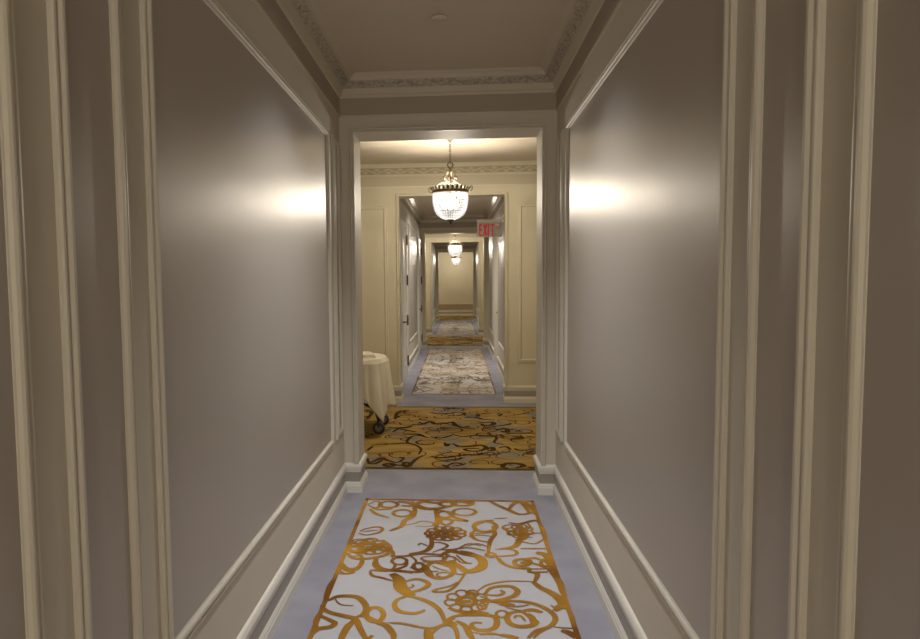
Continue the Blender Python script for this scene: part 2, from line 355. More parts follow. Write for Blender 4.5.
# ------------------------------------------------------------------ carpets
NEAR = [(23,0,[-621,3581,-601,3518,-560,3489,-532,3514,-515,3587,-521,3653,-538,3704,-570,3728]),(20,0,[-627,3462,-569,3457,-533,3478]),(12,0,[-621,3557,-613,3494,-589,3464]),(30,0,[-626,3147,-600,3168,-575,3195,-529,3204,-479,3193,-443,3144,-423,3083,-432,3022,-467,2991]),(9,0,[-579,3169,-565,3137,-537,3111,-484,3107]),(28,0,[-642,3108,-616,3066,-576,3032,-514,3006,-460,2980,-426,2898,-395,2824,-365,2757]),(30,0,[-455,2986,-471,2940,-482,2906,-492,2819,-488,2750]),(23,1,[-338,3027,-341,2988,-357,2963,-380,2962,-402,2984,-414,3023,-412,3064,-396,3090,-372,3092,-350,3067]),(27,0,[-443,3016,-407,3000,-357,2957,-315,2926,-282,2864,-274,2831,-273,2762]),(7,0,[-318,2954,-258,2957,-191,2935,-169,2925]),(26,0,[-634,3012,-575,2968,-542,2936,-558,2902,-603,2884,-623,2835,-622,2793]),(19,0,[-634,3012,-638,2954,-618,2904,-603,2884]),(29,0,[-633,3185,-640,3071,-643,2999]),(23,0,[-618,3410,-631,3336,-634,3239,-631,3173]),(26,0,[-458,3502,-407,3512,-342,3507,-309,3501,-237,3482]),(20,0,[-457,3494,-438,3441,-384,3414,-324,3380]),(26,0,[-454,3690,-431,3574,-396,3528,-349,3515]),(14,0,[-358,3678,-348,3611,-316,3583,-285,3606,-279,3665]),(15,0,[-349,3515,-334,3563,-348,3611]),(59,0,[-342,3469,-301,3404,-284,3311,-249,3252,-217,3220]),(24,0,[-233,3226,-283,3184,-298,3126,-273,3066,-215,3046,-176,3060,-156,3082]),(25,0,[-244,3219,-189,3196,-129,3148,-86,3076,-62,2973]),(24,0,[-268,3376,-220,3408,-175,3395,-149,3354,-171,3303,-217,3267,-247,3259]),(11,0,[-263,3313,-238,3307,-222,3326,-232,3349]),(14,0,[-302,2951,-246,2947,-174,2923,-120,2915,-83,2939,-51,2974,-19,3010]),(36,0,[-136,2914,-128,2839,-120,2781]),(19,0,[-113,2873,-88,2928,-45,2952,-18,2921,-7,2845,-13,2786]),(31,0,[-68,2984,-40,2969,-13,2943]),(25,0,[-62,2979,-30,3021,4,3040,59,3046,131,3047,163,3019,159,2952,131,2918,78,2913,54,2946,63,2974,99,2976]),(27,0,[-13,2987,25,2945,45,2871,57,2830]),(11,0,[51,2892,108,2880,171,2878]),(11,1,[133,3168,127,3148,113,3136,97,3135,84,3146,80,3165,86,3184,99,3197,116,3198,129,3187]),(11,1,[105,3118,99,3100,86,3087,70,3087,57,3097,53,3116,58,3135,71,3147,88,3148,101,3137]),(11,1,[57,3098,52,3080,39,3068,23,3067,10,3078,5,3096,10,3115,24,3127,40,3128,53,3117]),(11,1,[11,3116,6,3097,-7,3085,-23,3084,-36,3095,-41,3113,-36,3132,-23,3145,-7,3146,7,3135]),(11,1,[-12,3164,-18,3145,-31,3132,-47,3131,-60,3142,-66,3161,-61,3181,-48,3194,-31,3195,-18,3183]),(12,1,[-2,3221,-8,3201,-21,3188,-37,3188,-51,3199,-56,3219,-52,3239,-38,3252,-21,3253,-8,3241]),(12,1,[38,3261,33,3240,19,3227,3,3226,-11,3238,-16,3258,-11,3279,3,3292,20,3293,33,3281]),(12,1,[90,3262,85,3241,71,3228,54,3227,41,3239,36,3259,41,3280,55,3293,72,3294,86,3282]),(12,1,[128,3224,122,3204,108,3192,91,3191,78,3202,74,3222,79,3242,93,3255,110,3256,123,3244]),(23,1,[75,3177,66,3152,46,3135,21,3134,1,3148,-6,3173,1,3199,22,3216,47,3217,68,3202]),(33,0,[4,3186,27,3175,56,3185]),(30,0,[-47,3109,-8,3081,37,3069,82,3073,132,3064]),(30,0,[34,3266,64,3261,87,3236]),(18,0,[31,3488,-1,3382,-32,3311,-67,3275,-121,3272,-104,3300,-44,3338,-8,3382]),(19,0,[-343,3515,-277,3503,-212,3494,-162,3516]),(16,1,[-180,3563,-184,3536,-198,3520,-216,3519,-232,3534,-239,3560,-235,3587,-221,3604,-203,3605,-187,3589]),(24,1,[-26,3531,-39,3469,-74,3430,-117,3428,-154,3463,-170,3524,-159,3588,-123,3630,-77,3632,-40,3594]),(12,1,[-36,3469,-43,3451,-62,3439,-85,3438,-104,3448,-112,3465,-105,3483,-86,3495,-63,3497,-43,3487]),(10,0,[-138,3573,-98,3535,-52,3514]),(10,0,[-156,3525,-129,3503,-104,3515]),(29,0,[-171,3571,-161,3509,-134,3449]),(38,0,[-47,3651,5,3572,37,3519,82,3529,123,3602,113,3684,67,3751,6,3783]),(15,0,[-14,3478,24,3480,44,3519]),(12,0,[-8,3678,12,3629,65,3615]),(13,0,[-146,3621,-86,3600,-34,3562,-14,3485]),(16,0,[88,3289,126,3346,177,3384,227,3404,283,3411,369,3409]),(27,0,[126,3186,172,3179,211,3163,256,3153]),(11,1,[124,3130,119,3112,109,3101,97,3101,87,3111,84,3128,88,3145,98,3157,111,3158,121,3147]),(13,0,[99,3237,133,3206,161,3188]),(27,0,[123,3258,149,3320,199,3347,253,3346,280,3299,258,3245,202,3206,143,3185,97,3172]),(18,0,[132,3251,187,3248,213,3280,197,3306]),(38,0,[365,3408,392,3346,433,3294,461,3242,472,3179,458,3141,428,3104]),(9,0,[450,3159,430,3140,419,3162]),(25,0,[371,3401,396,3491,380,3517,349,3527]),(23,0,[132,3187,195,3184,271,3191,338,3172,389,3126,420,3068,418,3010,384,2953,327,2918,286,2853]),(10,0,[182,3149,243,3136,295,3145,325,3165]),(10,0,[209,3128,252,3106,290,3094]),(29,0,[285,3096,331,3108,373,3086]),(28,0,[284,3090,313,3039,335,2995,305,2960,256,2952,220,2977,211,3033,233,3075,279,3090]),(29,0,[305,3073,322,3028,318,2982]),(14,0,[243,3024,253,3047,275,3043,289,2998]),(13,1,[215,3063,209,3043,196,3031,181,3030,169,3041,165,3060,171,3080,185,3093,200,3093,212,3082]),(11,0,[405,2956,452,2948,486,2948]),(33,0,[433,2929,466,2904,485,2864]),(13,0,[309,2854,341,2908,388,2948]),(14,0,[470,3142,496,3095,500,3015,484,2948]),(17,0,[462,3166,502,3206]),(31,0,[456,3571,482,3480,494,3394,494,3310,496,3206]),(20,0,[213,3697,241,3616,296,3575,360,3566,362,3523,451,3527]),(21,1,[378,3647,368,3622,345,3605,318,3604,298,3618,292,3643,302,3669,325,3685,352,3687,373,3672]),(23,0,[374,3647,434,3601,466,3548]),(34,0,[446,3700,477,3636,484,3541]),(31,0,[329,3653,347,3637]),(10,0,[372,3559,417,3566,469,3571]),(15,0,[87,2871,130,2886,176,2873]),(25,0,[171,2876,212,2864,247,2851]),(15,0,[-608,4564,-557,4633,-517,4581,-541,4498,-601,4546]),(19,1,[-406,4573,-414,4536,-442,4512,-478,4511,-510,4532,-526,4568,-518,4605,-490,4630,-453,4631,-420,4609]),(38,0,[-412,4633,-326,4610,-237,4511,-154,4494,-57,4549]),(29,0,[-380,4548,-305,4551,-243,4640,-158,4617,-58,4648]),(20,0,[-580,4476,-528,4380,-440,4313]),(17,0,[-567,4502,-521,4466,-432,4482]),(18,1,[-300,4402,-309,4363,-337,4339,-374,4337,-405,4359,-420,4396,-412,4435,-384,4461,-346,4463,-314,4440]),(27,0,[-311,4643,-284,4464,-292,4343,-334,4260,-349,4159,-410,4078]),(12,0,[-328,4182,-269,4218,-224,4258,-153,4223,-174,4167,-266,4167]),(27,0,[-155,4519,-131,4303,-140,4147]),(18,1,[-39,4389,-48,4354,-72,4332,-101,4330,-125,4351,-135,4385,-127,4421,-103,4444,-73,4445,-49,4424]),(18,1,[-42,4257,-49,4223,-66,4201,-87,4200,-104,4220,-112,4254,-106,4289,-89,4311,-67,4312,-49,4291]),(27,0,[-170,4062,-153,3885,-174,3792,-213,3755,-273,3730]),(12,0,[-172,3847,-213,3886,-229,3859]),(17,0,[-589,4063,-557,4107,-492,4142,-459,4111,-474,4048,-543,4004,-592,4032]),(10,0,[-572,4054,-515,4077,-479,4089]),(16,1,[-480,3851,-485,3822,-504,3804,-530,3803,-553,3819,-566,3847,-561,3876,-542,3895,-516,3896,-492,3879]),(16,1,[-421,3869,-425,3842,-439,3825,-459,3824,-477,3840,-487,3866,-483,3893,-469,3910,-449,3911,-430,3895]),(16,1,[-533,3793,-537,3765,-554,3747,-577,3746,-599,3762,-610,3789,-607,3818,-590,3836,-566,3837,-544,3821]),(14,1,[-414,3759,-423,3736,-453,3720,-491,3718,-523,3731,-538,3753,-530,3777,-500,3793,-461,3794,-428,3782]),(16,1,[-385,3818,-387,3786,-399,3766,-416,3765,-432,3784,-441,3816,-439,3849,-427,3870,-410,3870,-393,3851]),(11,1,[-523,3906,-529,3885,-549,3872,-575,3871,-598,3882,-609,3902,-604,3923,-584,3936,-557,3938,-534,3926]),(12,1,[-468,3928,-473,3910,-489,3898,-511,3896,-531,3907,-540,3925,-536,3943,-519,3955,-496,3956,-477,3946]),(11,1,[-546,3712,-549,3695,-562,3685,-578,3684,-594,3693,-601,3709,-599,3726,-586,3737,-569,3738,-554,3728]),(32,0,[-553,3810,-509,3794,-462,3815]),(24,0,[-616,3735,-566,3659,-478,3660,-390,3725,-387,3837,-439,3933]),(21,0,[-625,3606,-604,3558,-571,3516,-528,3534,-515,3611,-532,3661]),(27,0,[-440,3657,-443,3590,-416,3527,-368,3511]),(19,0,[-459,3506,-367,3501,-282,3563,-278,3648]),(17,1,[-277,3631,-282,3604,-301,3586,-325,3585,-346,3601,-357,3627,-351,3655,-333,3673,-308,3675,-286,3658]),(19,0,[-373,3694,-292,3698,-198,3734,-48,3724]),(12,1,[-68,3675,-80,3655,-113,3641,-154,3639,-188,3649,-202,3669,-190,3689,-157,3703,-115,3705,-81,3694]),(18,1,[-184,3571,-187,3545,-200,3529,-216,3528,-229,3543,-236,3568,-233,3594,-220,3610,-204,3611,-190,3596]),(12,0,[-273,3717,-227,3634,-253,3535]),(18,0,[-193,3635,-153,3621,-60,3609]),(16,0,[-164,3894,-107,3906,-64,3852,-145,3758]),(24,0,[-465,3842,-381,3782,-353,3695]),(23,1,[92,4620,79,4589,46,4569,5,4567,-28,4584,-41,4615,-28,4646,5,4667,47,4669,80,4651]),(23,1,[-24,4602,-34,4574,-58,4556,-89,4555,-114,4571,-124,4598,-115,4626,-91,4645,-59,4646,-34,4630]),(19,1,[109,4444,94,4404,58,4378,14,4376,-22,4398,-36,4438,-22,4479,14,4506,60,4508,96,4484]),(22,0,[-137,4470,-72,4436,-23,4331,54,4270,-117,4299]),(39,0,[-142,4623,-58,4654,26,4652,84,4607]),(25,0,[203,4678,257,4588,324,4490,389,4408,472,4448]),(25,0,[320,4495,366,4619,411,4660,436,4570,453,4423]),(23,0,[445,4675,474,4547,484,4412]),(11,0,[218,4319,305,4339]),(20,0,[106,4202,162,4271,217,4291]),(23,1,[225,4181,210,4128,175,4095,135,4093,103,4123,92,4175,106,4230,141,4265,183,4267,215,4235]),(20,0,[97,4116,73,4033,107,3955,191,3921]),(22,0,[204,4185,212,4059,178,3939,159,3755]),(12,0,[58,4002,124,4035,203,4009]),(12,0,[59,4073,110,4059,199,4079]),(21,0,[307,4255,374,4236,472,4303,498,4231]),(29,0,[375,4247,366,4046,314,3870,228,3826]),(14,0,[278,4166,300,4063,362,4026,425,4009]),(12,1,[351,4166,340,4135,317,4116,291,4115,271,4132,264,4162,274,4192,298,4212,325,4214,345,4196]),(12,0,[377,4108,428,4173,420,4249]),(17,0,[321,3965,380,3987,403,4068,506,4083]),(12,0,[355,3947,429,3913,512,4013]),(13,0,[338,3835,421,3839,504,3843]),(39,0,[422,3785,471,3744,484,3636]),(18,1,[486,3644,478,3619,462,3603,445,3602,433,3617,431,3642,439,3667,455,3684,472,3684,484,3669]),(17,0,[155,3746,195,3722,304,3745,309,3806,256,3831,200,3819]),(18,0,[201,3722,223,3639,277,3578,353,3562,462,3568]),(17,1,[366,3647,357,3623,337,3608,313,3607,296,3620,290,3643,299,3666,320,3682,344,3683,361,3670]),(23,0,[359,3696,407,3707,431,3683]),(15,0,[321,3636,353,3630]),(17,1,[196,3736,190,3717,178,3706,163,3705,151,3715,147,3734,153,3752,166,3764,181,3765,192,3754]),(37,0,[-102,3708,-49,3777,33,3745,113,3701,130,3602,102,3534,44,3516]),(12,0,[-14,3729,32,3633,71,3622]),(15,1,[-18,3669,-24,3647,-40,3633,-61,3632,-78,3645,-84,3666,-78,3688,-62,3703,-41,3704,-24,3691]),(21,0,[-100,3607,-40,3559,-33,3484]),(16,0,[-104,3795,-35,3804,48,3835,144,3798]),(11,0,[-21,3790,56,3895,125,3861]),(10,0,[48,3858,105,3898,166,3845]),(19,0,[495,4308,502,4114,495,3879]),(15,1,[38,4030,32,4011,16,3999,-4,3998,-20,4009,-27,4027,-21,4046,-4,4058,16,4059,32,4049]),(23,0,[-43,4041,-6,4032]),(15,1,[11,3990,5,3971,-11,3960,-31,3959,-47,3969,-53,3987,-47,4005,-31,4017,-11,4018,5,4008]),(23,0,[-54,4024,-29,3997]),(15,1,[-33,3969,-39,3951,-55,3939,-75,3938,-91,3948,-97,3966,-92,3984,-76,3997,-56,3997,-39,3987]),(23,0,[-72,4015,-67,3979]),(15,1,[-81,3974,-87,3956,-102,3944,-122,3943,-138,3953,-145,3971,-140,3990,-124,4002,-104,4003,-87,3992]),(23,0,[-92,4017,-108,3983]),(15,1,[-118,4003,-123,3985,-139,3973,-159,3972,-176,3982,-183,4000,-177,4019,-161,4031,-141,4032,-124,4022]),(23,0,[-108,4030,-140,4009]),(15,1,[-132,4049,-138,4030,-154,4017,-174,4016,-191,4027,-198,4046,-192,4065,-176,4077,-156,4078,-139,4067]),(23,0,[-114,4049,-153,4047]),(15,1,[-119,4096,-125,4076,-141,4064,-161,4063,-178,4074,-185,4093,-180,4112,-163,4125,-143,4126,-126,4115]),(23,0,[-108,4068,-142,4088]),(16,1,[-81,4129,-87,4110,-104,4097,-124,4096,-141,4107,-148,4126,-142,4146,-126,4159,-105,4160,-88,4149]),(23,0,[-93,4082,-109,4117]),(16,1,[-32,4138,-38,4118,-54,4105,-75,4104,-92,4116,-98,4135,-92,4155,-76,4168,-55,4169,-38,4157]),(23,0,[-72,4085,-67,4124]),(16,1,[14,4119,7,4099,-9,4087,-30,4086,-46,4097,-53,4116,-47,4135,-30,4148,-9,4149,7,4138]),(23,0,[-54,4078,-28,4108]),(15,1,[40,4078,33,4059,17,4047,-3,4046,-20,4057,-26,4075,-20,4095,-3,4107,17,4108,34,4097]),(23,0,[-42,4061,-5,4073]),(21,1,[-34,4052,-42,4027,-63,4010,-90,4009,-112,4023,-121,4048,-114,4073,-92,4090,-65,4091,-42,4077]),(31,0,[-102,4049,-78,4050,-53,4051]),(13,1,[-392,3804,-396,3786,-410,3775,-428,3774,-444,3784,-452,3801,-448,3819,-434,3830,-416,3831,-399,3821]),(19,0,[-468,3814,-433,3805]),(13,1,[-416,3763,-420,3746,-434,3735,-452,3734,-468,3744,-476,3760,-472,3778,-459,3789,-440,3790,-424,3780]),(19,0,[-478,3797,-454,3770]),(13,1,[-461,3746,-465,3729,-478,3718,-497,3717,-513,3726,-521,3743,-517,3760,-504,3771,-485,3772,-469,3762]),(19,0,[-497,3789,-492,3755]),(13,1,[-510,3757,-513,3740,-527,3729,-545,3728,-561,3738,-570,3755,-566,3772,-553,3783,-534,3784,-518,3774]),(19,0,[-518,3794,-535,3765]),(13,1,[-545,3794,-548,3777,-562,3766,-580,3765,-597,3775,-605,3791,-602,3809,-588,3821,-570,3822,-553,3811]),(19,0,[-532,3810,-565,3797]),(13,1,[-552,3843,-555,3825,-569,3814,-588,3813,-605,3823,-613,3840,-610,3859,-596,3870,-577,3871,-560,3861]),(19,0,[-535,3830,-571,3839]),(13,1,[-528,3886,-532,3867,-546,3856,-565,3855,-582,3865,-590,3883,-587,3901,-573,3913,-554,3914,-537,3904]),(19,0,[-526,3848,-551,3876]),(13,1,[-482,3904,-486,3886,-500,3874,-519,3873,-536,3884,-544,3902,-541,3920,-527,3932,-507,3933,-490,3922]),(20,0,[-506,3855,-512,3892]),(13,1,[-432,3892,-436,3873,-450,3862,-469,3861,-485,3871,-494,3889,-490,3907,-476,3919,-456,3920,-440,3910]),(19,0,[-486,3850,-468,3881]),(13,1,[-397,3853,-401,3835,-415,3823,-434,3823,-451,3833,-458,3850,-455,3868,-440,3880,-421,3881,-405,3870]),(19,0,[-471,3834,-438,3847]),(18,1,[-461,3824,-466,3800,-485,3785,-509,3784,-531,3797,-542,3820,-538,3844,-519,3860,-494,3861,-472,3847]),(26,0,[-524,3821,-502,3822,-479,3823]),(10,1,[438,4087,432,4069,420,4057,406,4056,396,4067,394,4085,400,4103,412,4115,425,4115,435,4104]),(15,0,[385,4098,408,4089]),(10,1,[404,4038,399,4020,387,4009,374,4008,364,4019,361,4036,367,4054,379,4065,392,4066,402,4055]),(15,0,[371,4078,380,4047]),(10,1,[360,4030,355,4013,343,4001,330,4001,320,4011,317,4028,323,4046,334,4057,348,4058,358,4048]),(15,0,[352,4074,342,4040]),(10,1,[330,4068,324,4050,312,4038,299,4038,289,4048,286,4066,291,4084,303,4096,317,4096,327,4086]),(15,0,[340,4090,315,4072]),(10,1,[330,4130,325,4112,313,4100,299,4099,289,4110,286,4128,292,4147,304,4159,317,4159,328,4148]),(16,0,[340,4116,316,4126]),(11,1,[363,4181,358,4162,346,4150,332,4150,322,4161,319,4179,325,4198,337,4210,351,4211,361,4200]),(16,0,[354,4137,344,4170]),(11,1,[409,4189,403,4170,391,4158,377,4158,367,4169,365,4187,371,4206,383,4219,397,4219,407,4208]),(16,0,[373,4141,384,4177]),(10,1,[440,4149,434,4131,422,4119,408,4118,398,4129,396,4147,402,4166,414,4178,428,4179,438,4168]),(16,0,[385,4124,410,4143]),(14,1,[392,4109,384,4084,368,4069,350,4068,337,4082,333,4106,341,4131,357,4146,375,4147,388,4133]),(21,0,[346,4106,362,4107,379,4108])]
VINE = [(26,0,[-770,5796,-731,5645,-682,5722,-641,5801,-594,5725,-499,5654,-453,5807]),(23,0,[-748,5626,-678,5610,-627,5763]),(26,0,[-596,5559,-531,5579,-463,5564,-398,5584,-351,5772,-298,5892]),(22,0,[-470,5655,-380,5614]),(21,0,[-340,5931,-329,6098,-367,6228,-437,6316,-493,6338,-577,6312,-682,6286,-787,6260]),(22,0,[-437,6316,-476,6408,-445,6604,-358,6657,-286,6559]),(30,0,[-545,6729,-463,6706,-383,6708,-309,6583]),(36,0,[-712,7024,-638,6998,-521,7029,-477,7087]),(27,0,[-644,6806,-597,6943,-485,6864,-412,6812]),(33,0,[-482,7175,-385,7177,-293,7330,-240,7210,-143,7243,-46,7336]),(25,0,[-416,7296,-336,7178]),(27,0,[-314,7856,-205,7754,-37,7826]),(23,0,[-187,8112,-104,8077,-38,8153]),(26,0,[-695,7641,-650,7576,-708,7497]),(23,0,[-266,6609,-153,6563,-43,6717]),(22,0,[-127,6372,-103,6236,-83,6327]),(25,0,[-132,5594,-74,5507]),(27,0,[-237,5854,-137,5818,-29,5861]),(30,0,[-502,5806,-453,5807]),(21,0,[-801,6040,-771,6215]),(31,0,[-1094,7984,-981,7842,-982,7439]),(25,1,[-516,5573,-522,5545,-541,5527,-568,5526,-591,5542,-602,5569,-596,5597,-577,5615,-550,5616,-527,5600]),(25,1,[-388,5584,-391,5546,-404,5523,-421,5522,-437,5545,-445,5582,-443,5621,-430,5645,-412,5646,-396,5623]),(23,0,[-154,8151,-44,8078,92,8118]),(26,0,[-147,7721,-30,7862,75,7794,-16,7656,-120,7688]),(30,0,[60,7559,187,7562,260,7468,383,7439]),(37,0,[229,7282,352,7315,358,7196,272,7135,239,7222]),(24,0,[269,7050,341,7080,391,7139]),(33,0,[-137,7213,-65,7305,-28,7157,44,7044,116,7103]),(29,0,[390,7110,515,7200,543,7260]),(35,0,[369,6941,477,6999,477,6837,412,6888]),(31,0,[462,6784,598,6787,745,6792]),(23,0,[562,6892,628,6867]),(22,0,[-61,6717,41,6618,153,6672,320,6651,361,6578,329,6386,410,6320]),(23,0,[403,6730,430,6630]),(23,0,[507,6632,605,6610]),(23,0,[643,6661,726,6613]),(28,0,[-122,6326,-36,6306,6,6217,133,6244,197,6290,246,6203,190,6072,88,6069,58,6132,141,6156,192,6136]),(31,0,[243,6116,298,6205,303,6097,251,6074]),(27,0,[36,5943,166,5927,208,6010]),(25,0,[360,6185,425,6231,458,6123]),(24,0,[493,6167,538,6105,663,6130]),(27,0,[579,6002,658,6088]),(22,0,[426,7767,478,7768,444,7634]),(22,0,[192,7762,376,7800]),(22,0,[615,7704,711,7773,799,7879]),(54,0,[796,7544,832,7532]),(23,0,[-113,5819,-14,5881,76,5924]),(20,0,[-111,5742,-43,5764,55,5825]),(22,0,[-107,5523,-33,5652,33,5599,-51,5543]),(25,0,[299,5627,364,5611,350,5540,394,5507]),(38,0,[343,5575,395,5649,480,5652,520,5581,451,5526]),(28,0,[545,5547,608,5532]),(16,0,[33,5511,125,5480,338,5505])]
PATCH = [(0,1,[-522,6890,-532,6830,-567,6786,-617,6769,-671,6783,-713,6825,-734,6884,-726,6945,-691,6991,-639,7009,-584,6994,-541,6950]),(0,1,[-192,7241,-210,7187,-262,7147,-334,7132,-407,7144,-463,7181,-486,7234,-470,7289,-418,7331,-344,7347,-269,7334,-213,7295]),(0,1,[71,7935,47,7846,-15,7781,-100,7756,-186,7777,-250,7839,-276,7927,-256,8018,-193,8087,-105,8114,-16,8091,48,8024]),(0,1,[-20,6617,-38,6571,-86,6537,-152,6524,-219,6534,-268,6564,-288,6609,-272,6655,-223,6690,-156,6704,-88,6693,-38,6661]),(0,1,[-363,6532,-369,6478,-390,6439,-422,6424,-456,6437,-483,6475,-496,6528,-491,6583,-469,6624,-436,6640,-401,6626,-374,6586]),(0,1,[-320,5735,-331,5682,-368,5643,-420,5627,-474,5639,-516,5675,-535,5727,-525,5781,-489,5823,-435,5839,-379,5826,-337,5788]),(0,1,[-302,5569,-329,5529,-406,5498,-513,5484,-622,5490,-704,5516,-739,5554,-714,5594,-637,5627,-527,5641,-416,5635,-333,5608]),(0,1,[-18,5598,-25,5553,-46,5520,-74,5507,-102,5518,-123,5549,-132,5594,-125,5639,-105,5674,-76,5687,-47,5676,-26,5643]),(0,1,[-637,5762,-640,5705,-660,5663,-692,5647,-728,5660,-758,5701,-775,5757,-773,5816,-753,5860,-720,5877,-683,5863,-652,5820]),(0,1,[-30,6283,-35,6227,-50,6186,-71,6171,-92,6185,-108,6225,-115,6281,-110,6338,-95,6381,-73,6397,-52,6382,-36,6340]),(0,1,[-653,7609,-657,7579,-674,7557,-699,7549,-726,7556,-747,7577,-757,7607,-753,7637,-736,7659,-710,7668,-683,7661,-663,7639]),(0,1,[118,8008,95,7917,36,7851,-43,7826,-122,7848,-182,7912,-206,8001,-186,8094,-127,8164,-45,8191,38,8167,97,8099]),(0,1,[248,7499,232,7461,190,7432,134,7421,78,7430,37,7456,22,7494,37,7533,79,7562,136,7574,193,7565,234,7538]),(0,1,[117,7161,98,7096,50,7049,-16,7031,-81,7046,-130,7091,-149,7154,-132,7219,-83,7269,-16,7288,51,7272,100,7225]),(0,1,[553,7230,524,7156,455,7102,364,7081,276,7097,213,7148,190,7221,217,7297,286,7354,380,7377,471,7359,534,7304]),(0,1,[705,6950,672,6869,600,6808,508,6785,418,6803,355,6860,334,6940,363,7024,436,7088,532,7113,625,7093,688,7033]),(0,1,[374,6628,359,6590,321,6562,271,6551,222,6559,187,6585,174,6622,189,6660,227,6689,278,6701,328,6692,363,6665]),(0,1,[94,6473,79,6425,39,6390,-15,6375,-69,6386,-109,6419,-124,6467,-110,6515,-70,6552,-15,6567,40,6555,80,6521]),(0,1,[411,6343,396,6285,363,6244,320,6227,279,6241,250,6281,241,6337,255,6395,288,6439,332,6456,375,6442,403,6400]),(0,1,[27,6240,16,6185,-15,6144,-56,6128,-98,6141,-129,6180,-141,6235,-131,6291,-100,6334,-58,6351,-15,6337,16,6296]),(0,1,[366,5954,345,5929,289,5910,214,5901,140,5905,86,5921,66,5944,86,5969,142,5989,218,5998,293,5994,347,5978]),(0,1,[123,5789,105,5750,58,5721,-4,5708,-67,5716,-114,5742,-132,5780,-115,5819,-69,5849,-4,5862,60,5854,106,5827]),(0,1,[118,5567,99,5531,51,5503,-14,5492,-79,5499,-127,5523,-146,5557,-129,5594,-81,5622,-14,5634,53,5627,101,5602]),(0,1,[503,5599,489,5566,457,5542,414,5532,373,5539,344,5561,334,5592,348,5625,381,5650,424,5661,466,5653,495,5630]),(0,1,[679,6088,668,6063,644,6044,613,6036,583,6042,563,6059,557,6084,567,6110,592,6129,623,6137,653,6131,673,6113]),(0,1,[875,7743,857,7659,827,7599,793,7576,764,7597,747,7657,746,7740,763,7826,793,7890,829,7914,859,7891,876,7828])]
ZI = [0]
def strokes(b, data, fy, fx, z, mi, clip=None, scale=1.0, wmax=.09):
    for w, cl, p in data:
        pts = [(fx(p[i] / 1000), fy(p[i + 1] / 1000)) for i in range(0, len(p), 2)]
        if clip:
            cx = sum(q[0] for q in pts) / len(pts); cy = sum(q[1] for q in pts) / len(pts)
            if not (clip[0] < cx < clip[1] and clip[2] < cy < clip[3]): continue
            pts = [(min(max(q[0], clip[0] + .004), clip[1] - .004), min(max(q[1], clip[2] + .004), clip[3] - .004)) for q in pts]
        ym = sum(p[1::2]) / len(p[1::2]) / 1000; scale_ = scale * (1 + max(0, ym - 3.3) * .22) if ym < 5 else scale * 1.5; ZI[0] = (ZI[0] + 37) % 499; b.ribbon(pts, min(wmax, w / 1000 * scale_), z + ZI[0] * .000004, mi, bool(cl))
RL, RR, RT = -.636, .506, 4.69
def border(b, x0, x1, y0, y1, w, z, mi):
    for q in ((x0, x0 + w, y0, y1), (x1 - w, x1, y0, y1), (x0, x1, y1 - w * 1.2, y1), (x0, x1, y0, y0 + w * 1.2)):
        b.add([(q[0], q[2], z), (q[1], q[2], z), (q[1], q[3], z), (q[0], q[3], z)], [(0, 1, 2, 3)], mi)
def runner(x0, x1, y0, y1, stroke, label, flip0, wd=1.12):
    b = MB(); b.box(x0, x1, y0, y1, .001, .006)
    LEN = RT - 2.80; k = 0; y = y1
    # pattern repeats down the runner, turned over every other time
    while y > y0 + .1:
        if (k + flip0) % 2 == 0: fy = lambda t, y=y: y - (RT - t)
        else: fy = lambda t, y=y: y - LEN + (RT - t)
        fx = (lambda t: t) if k % 4 < 2 else (lambda t: RL + RR - t)
        strokes(b, NEAR, fy, fx, .0072, 1, (x0, x1, y0, y1), wd); y -= LEN; k += 1
    border(b, x0, x1, y0, y1, .024, .0088, 1)
    return tag(b.build('carpet_runner', ['runner' if stroke == 'gold' else 'runner_far', stroke], flat=True), label, 'carpet')
runner(RL, RR, -1.0, RT, 'gold', 'pale grey runner with bold gold scroll and flower pattern, nearest on the floor', 0)
runner(-.617, .503, 9.13, 15.2, 'farstroke', 'pale runner with thin tan and brown scrolls between the doors, past the first gold carpet', 1, .95)
runner(-.617, .503, 19.15, 25.3, 'farstroke', 'farthest pale runner, in the last stretch of corridor before the end wall', 0, .95)
